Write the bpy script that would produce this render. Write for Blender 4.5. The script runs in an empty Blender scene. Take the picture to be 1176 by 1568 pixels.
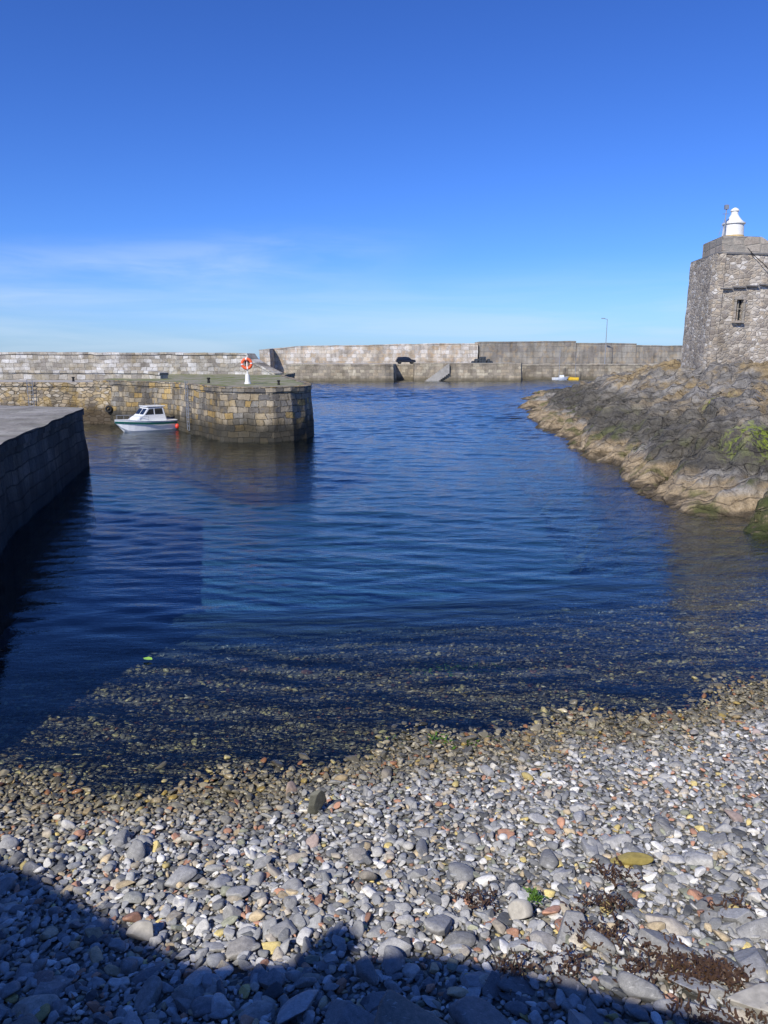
import bpy, bmesh, math, random
import numpy as np
from mathutils import Vector, noise, Matrix
random.seed(7); np.random.seed(7)
S = bpy.context.scene
COL = S.collection

# ------------------------------------------------------------------ helpers
def new_obj(name, me, mats=(), parent=None):
    ob = bpy.data.objects.new(name, me)
    COL.objects.link(ob)
    for m in mats: me.materials.append(m)
    if parent: ob.parent = parent
    return ob
def mk(name, verts, faces, mats=(), smooth=False, mi=None, parent=None, uvs=None):
    me = bpy.data.meshes.new(name)
    me.from_pydata([tuple(v) for v in verts], [], faces)
    if mi is not None: me.polygons.foreach_set('material_index', mi)
    if smooth: me.polygons.foreach_set('use_smooth', [True]*len(me.polygons))
    if uvs is not None:
        ul=me.uv_layers.new(name='UVMap'); flat=[c for f in uvs for uv in f for c in uv]
        ul.data.foreach_set('uv',flat)
    me.update()
    return new_obj(name, me, mats, parent)
def np_mesh(name,V,F,mats,smooth=True):
    k=F.shape[1]
    me=bpy.data.meshes.new(name)
    me.vertices.add(len(V)); me.vertices.foreach_set('co',V.astype(np.float32).ravel())
    me.loops.add(F.size); me.loops.foreach_set('vertex_index',F.astype(np.int32).ravel())
    me.polygons.add(len(F)); me.polygons.foreach_set('loop_start',np.arange(0,F.size,k,dtype=np.int32))
    me.polygons.foreach_set('use_smooth',np.full(len(F),smooth,dtype=bool))
    me.update(calc_edges=True)
    return new_obj(name,me,mats)
def empty(name, loc=(0,0,0), rotz=0):
    e = bpy.data.objects.new(name, None); COL.objects.link(e)
    e.location = loc; e.rotation_euler[2] = rotz; e.empty_display_size = .3
    return e
def bm_obj(name, fn, mats, parent=None, smooth=False, bevel=0):
    bm = bmesh.new(); fn(bm)
    if bevel: bmesh.ops.bevel(bm, geom=bm.edges[:], offset=bevel, segments=2, affect='EDGES')
    me = bpy.data.meshes.new(name); bm.to_mesh(me); bm.free()
    if smooth: me.polygons.foreach_set('use_smooth', [True]*len(me.polygons))
    return new_obj(name, me, mats, parent)
def box(bm, c, s, rz=0, taper=1.0):
    r = bmesh.ops.create_cube(bm, size=1)
    M = Matrix.Translation(c) @ Matrix.Rotation(rz,4,'Z')
    for v in r['verts']:
        k = taper if v.co.z>0 else 1
        v.co = M @ Vector((v.co.x*s[0]*k, v.co.y*s[1]*k, v.co.z*s[2]))
def cyl(bm, a, b, r, r2=None, seg=12):
    a=Vector(a); b=Vector(b); d=b-a
    M = Matrix.Translation((a+b)/2) @ d.to_track_quat('Z','Y').to_matrix().to_4x4()
    bmesh.ops.create_cone(bm, cap_ends=True, segments=seg, radius1=r, radius2=r if r2 is None else r2, depth=d.length, matrix=M)

class NT:
    def __init__(s, name):
        s.m = bpy.data.materials.new(name); s.m.use_nodes=True
        s.t = s.m.node_tree; s.t.nodes.clear()
        s.out = s.t.nodes.new('ShaderNodeOutputMaterial')
    def n(s, typ, **kw):
        nd = s.t.nodes.new(typ)
        for k,v in kw.items(): setattr(nd,k,v)
        return nd
    def l(s,a,b): s.t.links.new(a,b)
    def val(s, sock, x):
        if hasattr(x,'links'): s.l(x, sock)
        else: sock.default_value = x
    def math(s, op, a, b=0.0, c=0.0, clamp=False):
        nd = s.n('ShaderNodeMath', operation=op, use_clamp=clamp)
        s.val(nd.inputs[0],a); s.val(nd.inputs[1],b); s.val(nd.inputs[2],c)
        return nd.outputs[0]
    def mr(s, x, a, b, c=0.0, d=1.0):
        nd = s.n('ShaderNodeMapRange', interpolation_type='SMOOTHSTEP')
        s.val(nd.inputs[0],x); 
        for i,v in enumerate((a,b,c,d)): nd.inputs[i+1].default_value=v
        return nd.outputs[0]
    def mix(s, f, a, b, mode='MIX'):
        nd = s.n('ShaderNodeMix', data_type='RGBA', blend_type=mode)
        s.val(nd.inputs[0], f)
        for i,v in ((6,a),(7,b)):
            if isinstance(v,tuple): nd.inputs[i].default_value = (*v,1) if len(v)==3 else v
            else: s.l(v, nd.inputs[i])
        return nd.outputs[2]
    def noise(s, vec, scale, detail=4, rough=.55, dist=0):
        nd = s.n('ShaderNodeTexNoise'); s.l(vec, nd.inputs['Vector'])
        nd.inputs['Scale'].default_value=scale; nd.inputs['Detail'].default_value=detail
        nd.inputs['Roughness'].default_value=rough; nd.inputs['Distortion'].default_value=dist
        return nd.outputs[0]
    def mapping(s, vec, scale=(1,1,1), rot=(0,0,0), loc=(0,0,0)):
        nd = s.n('ShaderNodeMapping'); s.l(vec, nd.inputs[0])
        nd.inputs['Scale'].default_value=scale; nd.inputs['Rotation'].default_value=rot; nd.inputs['Location'].default_value=loc
        return nd.outputs[0]
    def ramp(s, x, stops, const=False):
        nd = s.n('ShaderNodeValToRGB'); s.val(nd.inputs[0], x)
        cr = nd.color_ramp
        if const: cr.interpolation='CONSTANT'
        while len(cr.elements)<len(stops): cr.elements.new(.5)
        for e,(p,c) in zip(cr.elements, stops): e.position=p; e.color=(*c,1)
        return nd.outputs[0]
    def bsdf(s, col, rough=.85, bump=None, bstr=1.0, bdist=.02, metal=0, spec=.4):
        b = s.n('ShaderNodeBsdfPrincipled')
        if isinstance(col,tuple): b.inputs['Base Color'].default_value=(*col,1)
        else: s.l(col,b.inputs['Base Color'])
        s.val(b.inputs['Roughness'],rough); b.inputs['Metallic'].default_value=metal
        b.inputs['Specular IOR Level'].default_value=spec
        if bump is not None:
            bp = s.n('ShaderNodeBump'); bp.inputs['Strength'].default_value=bstr; bp.inputs['Distance'].default_value=bdist
            s.l(bump,bp.inputs['Height']); s.l(bp.outputs[0],b.inputs['Normal'])
        s.l(b.outputs[0], s.out.inputs[0]); return s.m
    def pos(s): return s.n('ShaderNodeNewGeometry').outputs['Position']
    def sep(s, v):
        nd=s.n('ShaderNodeSeparateXYZ'); s.l(v,nd.inputs[0]); return nd.outputs

def simple(name, col, rough=.6, metal=0, var=.15, sc=6, spec=.4):
    t = NT(name); p=t.pos(); n=t.noise(p,sc,4)
    c = t.mix(n, tuple(x*(1-var*1.6) for x in col), tuple(min(1,x*(1+var)) for x in col))
    return t.bsdf(c, rough, n, .3, .01, metal, spec)

def masonry(name, cols, mortar, size=(.5,.28), tide=None, lichen=None, bump=.03, stain=.5, rnd=.85, mort_w=.06, tide_z=.9, brick=False, wob=.12, bright=1.0, white=None):
    cols=[tuple(min(.8,x*bright) for x in c) for c in cols]; mortar=tuple(x*bright for x in mortar)
    t = NT(name); p = t.pos()
    wn = t.n('ShaderNodeTexNoise'); t.l(p,wn.inputs['Vector']); wn.inputs['Scale'].default_value=1.1; wn.inputs['Detail'].default_value=3
    va = t.n('ShaderNodeVectorMath',operation='MULTIPLY_ADD'); t.l(wn.outputs['Color'],va.inputs[0])
    fine = t.noise(p, 8, 4, .65)
    if brick:
        uv=t.n('ShaderNodeUVMap'); va.inputs[1].default_value=(wob*2.5,wob,0); t.l(uv.outputs[0],va.inputs[2])
        b=t.n('ShaderNodeTexBrick'); t.l(va.outputs[0],b.inputs['Vector'])
        b.inputs['Color1'].default_value=(0,0,0,1); b.inputs['Color2'].default_value=(1,1,1,1); b.inputs['Mortar'].default_value=(.5,.5,.5,1)
        b.inputs['Scale'].default_value=1; b.inputs['Brick Width'].default_value=size[0]; b.inputs['Row Height'].default_value=size[1]
        b.inputs['Mortar Size'].default_value=mort_w*.35*size[1]/.36; b.inputs['Mortar Smooth'].default_value=.4; b.inputs['Bias'].default_value=0
        b.offset=.43; b.squash=.7; b.squash_frequency=3
        idv=t.sep(b.outputs['Color'])[0]; id2=idv
        mm=t.math('SUBTRACT',1.0,b.outputs['Fac'])
        mm=t.math('MAXIMUM',mm,t.mr(fine,.5,.62))
    else:
        va.inputs[1].default_value=(.25,.25,.12); t.l(p,va.inputs[2])
        q = t.mapping(va.outputs[0], (1/size[0],1/size[0],1/size[1]))
        v = t.n('ShaderNodeTexVoronoi'); t.l(q,v.inputs['Vector']); v.inputs['Scale'].default_value=1; v.inputs['Randomness'].default_value=rnd
        e = t.n('ShaderNodeTexVoronoi',feature='DISTANCE_TO_EDGE'); t.l(q,e.inputs['Vector']); e.inputs['Scale'].default_value=1; e.inputs['Randomness'].default_value=rnd
        sc = t.n('ShaderNodeSeparateColor'); t.l(v.outputs['Color'],sc.inputs[0])
        idv=sc.outputs[0]; id2=sc.outputs[1]
        mm = t.mr(e.outputs['Distance'], mort_w*.3, mort_w*1.6)
    k=len(cols); c = t.ramp(idv, [(i/k,cc) for i,cc in enumerate(cols)], True)
    c = t.mix(.6, c, t.ramp(fine,[(.3,(.45,.43,.41)),(.7,(1.1,1.1,1.1))]), 'MULTIPLY')
    c = t.mix(mm, mortar, c)
    big = t.noise(p, .35, 4, .6)
    c = t.mix(stain, c, t.ramp(big,[(.3,(.5,.47,.42)),(.62,(1.05,1.05,1.05))]), 'MULTIPLY')
    streak = t.noise(t.mapping(p,(1.2,1.2,.15)),1.0,4)
    c = t.mix(stain*.7, c, t.ramp(streak,[(.35,(.5,.48,.45)),(.55,(1.05,1.05,1.05))]), 'MULTIPLY')
    z = t.sep(p)[2]
    if white:
        c=t.mix(t.math('MULTIPLY',t.mr(t.noise(p,.55,5,.7),.52,.66),white),c,(.72,.7,.66))
    if lichen:
        ln = t.noise(p,.9,5,.7)
        c = t.mix(t.math('MULTIPLY', t.mr(ln,.5,.62), lichen[1]), c, lichen[0])
    if tide:
        zz = t.math('ADD', z, t.math('MULTIPLY', t.math('SUBTRACT',streak,.5), 1.1))
        c = t.mix(t.mr(zz, tide_z-.45, tide_z+.55, .88, 0), c, tide)
    h = t.math('ADD', t.math('MULTIPLY',mm,.6), t.math('MULTIPLY',fine,.7))
    h = t.math('ADD', h, t.math('MULTIPLY', id2, .4))
    return t.bsdf(c, .9, h, 1, bump, spec=.2)

# ------------------------------------------------------------------ materials
M_pier = masonry('pier_stone', [(.40,.32,.2),(.25,.225,.18),(.45,.38,.27),(.2,.18,.15),(.36,.31,.23),(.29,.27,.23),(.44,.31,.13),(.16,.15,.135)], (.09,.08,.06), (.62,.36), tide=(.03,.028,.02), lichen=((.44,.3,.1),.22), tide_z=1.1, brick=True, bright=1.12, stain=.85, wob=.22, bump=.06)
M_quay = masonry('quay_stone', [(.46,.36,.22),(.33,.28,.2),(.54,.45,.32),(.27,.23,.18),(.46,.38,.27),(.58,.52,.42)], (.13,.11,.08), (.5,.25), tide=(.05,.035,.02), lichen=((.46,.3,.08),.4), tide_z=1.2, bright=1.15, stain=.7)
M_wallL = masonry('sea_wall_stone', [(.46,.43,.37),(.58,.55,.49),(.36,.33,.29),(.5,.45,.37),(.7,.68,.64)], (.25,.23,.19), (.8,.4), lichen=((.4,.3,.12),.2), stain=.7, brick=True, bright=1.0, white=.5, wob=.2)
M_far = masonry('breakwater_stone', [(.52,.47,.4),(.41,.37,.32),(.6,.53,.43),(.48,.4,.3),(.64,.6,.54)], (.33,.3,.25), (1.6,.8), stain=.7, lichen=((.5,.32,.16),.4), brick=True, bright=1.1, white=.5, wob=.3)
M_farg = masonry('breakwater_concrete', [(.36,.33,.28),(.4,.37,.31),(.32,.29,.25),(.42,.38,.31)], (.27,.25,.21), (2.4,1.2), stain=.7, lichen=((.46,.32,.16),.35), brick=True, wob=.3)
M_farq = masonry('far_quay_stone', [(.42,.35,.25),(.35,.3,.23),(.48,.42,.31),(.3,.26,.2)], (.2,.18,.13), (1.2,.6), tide=(.12,.1,.065), stain=.7, tide_z=.6, brick=True, wob=.2, bright=1.1)
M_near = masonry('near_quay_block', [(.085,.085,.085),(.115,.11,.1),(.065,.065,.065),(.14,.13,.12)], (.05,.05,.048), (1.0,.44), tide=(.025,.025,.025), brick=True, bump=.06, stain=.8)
M_neardeck = masonry('near_quay_paving', [(.36,.34,.3),(.4,.375,.33),(.33,.31,.28),(.38,.36,.32)], (.18,.17,.15), (1.9,1.3), brick=True, bump=.02, stain=.75, wob=.15, mort_w=.03, lichen=((.22,.22,.16),.3))
M_bld = masonry('rubble_masonry', [(.44,.38,.3),(.57,.51,.42),(.36,.31,.25),(.48,.4,.3),(.68,.63,.55),(.39,.35,.3),(.3,.26,.22)], (.42,.37,.3), (.38,.2), stain=.5, bump=.05, mort_w=.08, bright=1.18)
M_bldtop = masonry('coping_masonry', [(.44,.38,.31),(.5,.44,.36),(.4,.36,.3)], (.33,.3,.25), (1.0,.5), stain=.35, rnd=.4, bright=1.05)
M_deck = simple('quay_deck_concrete', (.38,.355,.31), .9, var=.35, sc=1.5)
def grass_deck():
    t=NT('grassy_quay_top'); p=t.pos(); n=t.noise(p,.8,5,.65); f=t.noise(p,14,3)
    c=t.mix(t.mr(n,.4,.6),(.17,.19,.05),(.33,.29,.22)); c=t.mix(.5,c,t.ramp(f,[(.3,(.4,.4,.4)),(.7,(1,1,1))]),'MULTIPLY')
    return t.bsdf(c,.95,f,.6,.04)
M_grass = grass_deck()
M_white = simple('white_gelcoat', (.78,.79,.78), .3, var=.05)
M_paint = simple('white_painted_plaster', (.8,.78,.72), .6, var=.12)
M_ochrep = simple('ochre_paint', (.62,.45,.2), .7, var=.2)
M_glass = simple('dark_glass', (.015,.02,.025), .08, var=.1, spec=.8)
M_green = simple('dark_green_stripe', (.01,.1,.08), .35)
M_red = simple('red_plastic', (.75,.06,.03), .4)
M_orange = simple('orange_plastic', (.85,.13,.04), .45)
M_metal = simple('galvanised_steel', (.35,.36,.37), .5, metal=.6)
M_dark = simple('dark_rubber', (.02,.02,.02), .8)
M_carp = simple('dark_car_paint', (.015,.018,.025), .25, spec=.6)
M_rope = simple('creel_netting', (.04,.05,.06), .9)
M_slate = simple('slate', (.2,.19,.18), .8, var=.3, sc=5)
M_yellow = simple('yellow_paint', (.8,.5,.04), .5)
M_timber = simple('weathered_timber', (.2,.15,.1), .85, var=.3)

# ------------------------------------------------------------------ builders
def resample(pts, step, closed=True):
    out=[]; n=len(pts)
    for i in range(n if closed else n-1):
        a=Vector(pts[i]); b=Vector(pts[(i+1)%n]); k=max(1,int((b-a).length/step))
        for j in range(k): out.append(a.lerp(b,j/k))
    if not closed: out.append(Vector(pts[-1]))
    return out
def jit(v, a, sc=.9):
    n = noise.noise_vector(v*sc)
    m = noise.noise_vector(v*sc*3.1)
    return v + (n+m*.5)*a
def prism(name, pts, z0, z1, mats, step=.7, batter=.05, j=.05, rows=6, coping=True, parent=None):
    """Masonry body: outline counter-clockwise; battered faces, overhanging coping course, deck."""
    P = resample(pts, step); n=len(P)
    U=[0]
    for i in range(n): U.append(U[-1]+(P[(i+1)%n]-P[i]).length)
    nor=[]
    for i in range(n):
        d=(P[(i+1)%n]-P[i-1]); d.normalize(); nor.append(Vector((d.y,-d.x)))
    verts=[]; faces=[]; mi=[]; uvs=[]
    zc = z1-.3 if coping else z1
    levels=[(z0+(zc-z0)*r/rows, 0) for r in range(rows+1)]
    if coping: levels += [(zc+.01,.07),(z1,.07)]
    for z,o in levels:
        for p,nn in zip(P,nor):
            q = p + nn*(batter*(z1-z)+o)
            v = jit(Vector((q.x,q.y,z)), j)
            if z==levels[-1][0]: v.z = z + noise.noise(Vector((q.x*.6,q.y*.6,3)))*j*.8
            verts.append(v)
    L=len(levels)
    for r in range(L-1):
        za,zb=levels[r][0],levels[r+1][0]
        for i in range(n):
            k=(i+1)%n
            faces.append((r*n+i,r*n+k,(r+1)*n+k,(r+1)*n+i)); mi.append(0)
            uvs.append(((U[i],za),(U[i+1],za),(U[i+1],zb),(U[i],zb)))
    base=len(verts)
    for p,nn in zip(P,nor):
        q=p-nn*.45; verts.append(Vector((q.x,q.y,z1+.01)))
    for i in range(n):
        k=(i+1)%n
        faces.append(((L-1)*n+i,(L-1)*n+k,base+k,base+i)); mi.append(2 if len(mats)>2 else 0)
        uvs.append(((U[i],.1),(U[i+1],.1),(U[i+1],.3),(U[i],.3)))
    faces.append(tuple(range(base,base+n))); mi.append(1); uvs.append([(P[i].x,P[i].y) for i in range(n)])
    return mk(name,verts,faces,mats,mi=mi,parent=parent,uvs=uvs)
def wall(name, path, tops, z0, th, mats, step=1.0, j=.06, rows=5, parent=None, cop=.08):
    pts=[];zt=[]
    for i in range(len(path)-1):
        a=Vector(path[i]); b=Vector(path[i+1]); k=max(1,int((b-a).length/step))
        for s in range(k):
            pts.append(a.lerp(b,s/k)); zt.append(tops[i]+(tops[i+1]-tops[i])*s/k)
    pts.append(Vector(path[-1])); zt.append(tops[-1])
    n=len(pts); secs=[]; prz=[]; U=[0]
    for i in range(1,n): U.append(U[-1]+(pts[i]-pts[i-1]).length)
    for i in range(n):
        d=(pts[min(n-1,i+1)]-pts[max(0,i-1)]).normalized(); nn=Vector((d.y,-d.x))
        top=zt[i]; sec=[]; zz=[]
        zc=max(z0+.05, top-.22)
        prof=[(z0+(zc-z0)*r/rows, th/2+.03*(zc-(z0+(zc-z0)*r/rows))) for r in range(rows+1)]+[(zc+.01,th/2+cop),(top,th/2+cop)]
        for z,o in prof:
            sec.append(jit(Vector((pts[i].x+nn.x*o,pts[i].y+nn.y*o,z)),j)); zz.append(z)
        for z,o in reversed(prof):
            sec.append(jit(Vector((pts[i].x-nn.x*o,pts[i].y-nn.y*o,z)),j)); zz.append(z)
        secs.append(sec); prz.append(zz)
    m=len(secs[0]); verts=[v for s in secs for v in s]; faces=[]; uvs=[]
    for i in range(n-1):
        for r in range(m-1):
            faces.append((i*m+r,(i+1)*m+r,(i+1)*m+r+1,i*m+r+1))
            uvs.append(((U[i],prz[i][r]),(U[i+1],prz[i+1][r]),(U[i+1],prz[i+1][r+1]),(U[i],prz[i][r+1])))
    h=m//2
    for i,fl in ((0,True),(n-1,False)):
        for r in range(h-1):
            f=(i*m+r,i*m+r+1,i*m+m-2-r,i*m+m-1-r); uv=((0,prz[i][r]),(0,prz[i][r+1]),(th,prz[i][r+1]),(th,prz[i][r]))
            if not fl: f=f[::-1]; uv=uv[::-1]
            faces.append(f); uvs.append(uv)
    return mk(name,verts,faces,mats,parent=parent,uvs=uvs)

# ------------------------------------------------------------------ beach + seabed (one ground sheet)
def y_w(x):
    x=np.clip(x,-6.5,10); return 8.45+.26*x+.0205*x*x
def beach_z(x,y):
    w=y_w(x)-y
    w = w + .25*np.sin(x*.9+.5)*np.exp(-np.abs(w)/4)
    up=.17*w+.004*w*w*(w>0)
    dn=.095*w-.0075*w*w
    z=np.where(w>0,np.minimum(up,2.2),np.maximum(dn,-4.0))
    return z+.03*np.sin(x*2.3+y*1.1)*np.cos(y*1.7-x*.6)
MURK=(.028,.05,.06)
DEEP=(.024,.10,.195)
def murk(t,c,z):  # light lost in water with depth, painted into bed, stone and rock colour
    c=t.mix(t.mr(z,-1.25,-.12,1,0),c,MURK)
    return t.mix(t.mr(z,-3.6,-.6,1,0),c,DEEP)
def sheet():
    xs=np.concatenate([[-2500,-600,-150,-60,-30],np.linspace(-16,22,130),[30,60,150,600,2500]])
    ys=np.concatenate([[-600,-100,-20],np.linspace(-6,34,190),[40,50,70,120,300,900,3000]])
    X,Y=np.meshgrid(xs,ys); Z=beach_z(X,Y)
    V=np.stack([X,Y,Z],-1).reshape(-1,3); nx=len(xs)
    F=[(j*nx+i,j*nx+i+1,(j+1)*nx+i+1,(j+1)*nx+i) for j in range(len(ys)-1) for i in range(nx-1)]
    t=NT('gravel_ground'); p=t.pos(); z=t.sep(p)[2]
    v=t.n('ShaderNodeTexVoronoi'); t.l(p,v.inputs['Vector']); v.inputs['Scale'].default_value=14
    s=t.n('ShaderNodeSeparateColor'); t.l(v.outputs['Color'],s.inputs[0])
    c=t.ramp(s.outputs[0],[(0,(.06,.06,.055)),(.6,(.15,.14,.12)),(1,(.34,.31,.24))])
    c=t.mix(t.mr(z,.02,.2,.4,0),c,(.07,.06,.035))
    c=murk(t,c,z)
    t.bsdf(c,.8,t.math('SUBTRACT',1.0,v.outputs['Distance']),1,.03)
    mk('ground',V,F,[t.m],smooth=True)
sheet()

# ------------------------------------------------------------------ pebbles (one object)
def ico(sub):
    bm=bmesh.new(); bmesh.ops.create_icosphere(bm,subdivisions=sub,radius=1)
    bm.verts.ensure_lookup_table()
    v=np.array([x.co[:] for x in bm.verts]); f=np.array([[a.index for a in q.verts] for q in bm.faces]); bm.free()
    return v,f
def stone_protos(sub,k,seed,ang=1.0,lo_d=.45):
    rs=np.random.RandomState(seed); V,F=ico(sub); out=[]
    for i in range(k):
        v=V.copy()
        for _ in range(rs.randint(7,13)):
            n=rs.normal(size=3); n/=np.linalg.norm(n); d=rs.uniform(lo_d,.85)
            t=v@n; ex=np.maximum(t-d,0); v=v-np.outer(ex*.94*ang,n)
        lo=rs.normal(size=(3,3))*.12
        v=v+np.sin(v@lo*6)*.08
        v/=np.abs(v).max(0)
        out.append(v)
    return out,F
PAL=np.array([(.30,.305,.305),(.40,.4,.39),(.2,.205,.21),(.53,.525,.51),(.35,.345,.33),(.46,.41,.33),(.66,.645,.6),(.52,.42,.27),(.48,.26,.17),(.75,.73,.68),(.12,.125,.13),(.31,.32,.24),(.62,.5,.2)])
PW=np.array([.16,.155,.14,.12,.1,.095,.05,.05,.04,.035,.08,.03,.02]); PW/=PW.sum()
def build_stones(name, sets, mat, flat=(.3,.62), tilt=.26, dark=1.0, lo_d=.42):
    VV=[];FF=[];CC=[];off=0
    for (x,y,z,r,sub,seed) in sets:
        n=len(x)
        if n==0: continue
        rs=np.random.RandomState(seed)
        protos,F=stone_protos(sub,14,seed,lo_d=lo_d)
        which=rs.randint(0,14,n)
        for k in range(14):
            m=which==k; c=m.sum()
            if c==0: continue
            P=protos[k]
            sc=np.stack([r[m]*rs.uniform(.9,1.5,c), r[m]*rs.uniform(.65,1.0,c), r[m]*rs.uniform(*flat,c)],1)
            v=P[None]*sc[:,None,:]
            a=rs.uniform(0,2*np.pi,c); ti=rs.normal(0,tilt,c); tj=rs.normal(0,tilt,c)
            ct,st=np.cos(ti)[:,None],np.sin(ti)[:,None]
            v=np.stack([v[...,0], v[...,1]*ct-v[...,2]*st, v[...,1]*st+v[...,2]*ct],-1)
            ct,st=np.cos(tj)[:,None],np.sin(tj)[:,None]
            v=np.stack([v[...,0]*ct+v[...,2]*st, v[...,1], -v[...,0]*st+v[...,2]*ct],-1)
            ct,st=np.cos(a)[:,None],np.sin(a)[:,None]
            v=np.stack([v[...,0]*ct-v[...,1]*st, v[...,0]*st+v[...,1]*ct, v[...,2]],-1)
            v+=np.stack([x[m],y[m],z[m]],1)[:,None,:]
            nv=len(P)
            f=F[None]+ (np.arange(c)*nv)[:,None,None]+off
            pal=PAL[rs.choice(len(PAL),c,p=PW)]
            big=r[m]>.085; pal[big]=pal[big]*.35+np.array([.3,.3,.3])*.65   # the largest stones are slate
            col=pal*rs.uniform(.7,1.3,(c,1))*dark
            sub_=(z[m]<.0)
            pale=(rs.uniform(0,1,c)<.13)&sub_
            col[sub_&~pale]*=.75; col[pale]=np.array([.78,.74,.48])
            col=np.concatenate([np.clip(col,0,1),rs.uniform(0,1,(c,1))],1)
            VV.append(v.reshape(-1,3)); FF.append(f.reshape(-1,3)); CC.append(np.repeat(col,nv,0)); off+=c*nv
    V=np.concatenate(VV); F=np.concatenate(FF); C=np.concatenate(CC).astype(np.float32)
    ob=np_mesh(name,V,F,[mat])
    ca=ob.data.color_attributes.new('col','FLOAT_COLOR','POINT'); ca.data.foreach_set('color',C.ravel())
    return ob
def pebble_mat():
    t=NT('beach_pebbles'); p=t.pos(); z=t.sep(p)[2]
    a=t.n('ShaderNodeAttribute',attribute_name='col')
    f=t.noise(p,28,4,.65); g=t.noise(p,130,2,.6)
    vein=t.noise(t.mapping(p,(1,3,2),(0,.5,.7)),16,2,.5,.8)
    c=t.mix(.75,a.outputs['Color'],t.ramp(f,[(.32,(.62,.61,.6)),(.68,(1.17,1.15,1.12))]),'MULTIPLY')
    c=t.mix(.5,c,t.ramp(g,[(.35,(.7,.7,.7)),(.65,(1.15,1.15,1.15))]),'MULTIPLY')
    c=t.mix(t.mr(vein,.66,.7,0,.35),c,(.6,.59,.55))
    wetn=t.noise(p,.9,2); zz=t.math('ADD',z,t.math('MULTIPLY',t.math('SUBTRACT',wetn,.5),.3))
    wet=t.mr(zz,.06,.3,1,0)
    c=t.mix(wet,c,t.mix(1,c,(.55,.49,.34),'MULTIPLY'))
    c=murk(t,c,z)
    rough=t.mr(zz,.05,.22,.3,.75)
    return t.bsdf(c,rough,t.math('ADD',f,t.math('MULTIPLY',g,.3)),.7,.006,spec=.4)
M_peb=pebble_mat()
def scatter(spacing, y0,y1, rmin,rmax, sub, seed, lift, pw=2.0, jitter=.5, far=5.0):
    rs=np.random.RandomState(seed)
    ys=np.arange(y0,y1,spacing); xs=np.arange(-9,11,spacing)
    X,Y=np.meshgrid(xs,ys); X=X.ravel()+rs.uniform(-jitter,jitter,X.size)*spacing*1.3; Y=Y.ravel()+rs.uniform(-jitter,jitter,Y.size)*spacing*1.3
    edge=far*rs.uniform(.45,1.0,X.size)
    m=(np.abs(X)<.56*Y+1.1)&(Y<y_w(X)+edge); X=X[m];Y=Y[m]
    r=rmin+(rmax-rmin)*rs.uniform(0,1,len(X))**pw
    Z=beach_z(X,Y)+lift*r+rs.uniform(-.2,.3,len(X))*r
    return (X,Y,Z,r,sub,seed)
sets=[scatter(.048,2.6,6.2,.018,.034,2,11,.5),
      scatter(.056,6.2,16,.022,.036,2,12,.5,far=3.0),
      scatter(.1,2.6,6.0,.032,.062,3,13,.55,1.8),
      scatter(.1,6.0,20,.03,.058,2,14,.55,2.0,far=8),
      scatter(.27,2.6,6.5,.055,.115,3,15,.35,1.9),
      scatter(.4,2.6,4.9,.1,.17,4,17,.2,1.6),
      scatter(.4,6.5,20,.05,.1,3,16,.3,2.4,far=9)]
build_stones('pebble_beach',sets,M_peb)
bx=np.array([-1.95,-1.4,-.85,-.3,.2,.62,1.1,1.6,-1.1,-.2,.8,2.35,2.5,2.0,-2.4,-.6,.4,1.3,2.75,-1.0, 2.6,-2.9, .1, .95,-1.65])
by=np.array([3.5,3.42,3.4,3.55,3.45,3.7,3.45,3.35,3.8,3.85,3.15,3.55,4.25,3.8,3.9,3.1,3.1,3.8,3.6,3.1,5.0,3.5,3.2,3.3,3.2])
br=np.array([.27,.25,.31,.27,.34,.28,.25,.2,.18,.2,.3,.22,.16,.13,.17,.3,.3,.12,.2,.3,.13,.25,.3,.26,.28])
build_stones('beach_boulder',[(bx,by,beach_z(bx,by)+.22*br,br,4,21)],M_peb,flat=(.28,.45),tilt=.12,dark=.8,lo_d=.3)

def stone(name,loc,dims,rz,tilt,mat,seed):
    pr,F=stone_protos(4,1,seed); v=pr[0]*np.array(dims)
    ob=mk(name,v,[tuple(f) for f in F],[mat],smooth=True)
    ob.location=loc; ob.rotation_euler=(tilt,0,rz); return ob
def bz(x,y): return float(beach_z(np.array(x),np.array(y)))
M_olive=simple('olive_stone',(.34,.27,.08),.6,var=.35,sc=20)
M_standing=simple('dark_slate_stone',(.15,.15,.12),.7,var=.35,sc=18)
M_pale=simple('pale_stone',(.46,.43,.37),.8,var=.35,sc=18)
stone('olive_stone',(2.13,5.62,bz(2.13,5.62)+.09),(.2,.065,.05),.03,0,M_olive,41)
stone('standing_stone',(-.72,7.05,bz(-.72,7.05)+.14),(.11,.045,.2),.3,.3,M_standing,32)
stone('pale_stone',(-1.9,5.0,bz(-1.9,5.0)+.07),(.12,.09,.08),.4,.1,M_pale,33)
stone('pale_stone',(1.05,4.95,bz(1.05,4.95)+.08),(.1,.09,.09),.4,.1,M_pale,34)
stone('pale_stone',(2.35,3.85,bz(2.35,3.85)+.08),(.23,.15,.08),.2,.1,M_pale,38)

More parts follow.
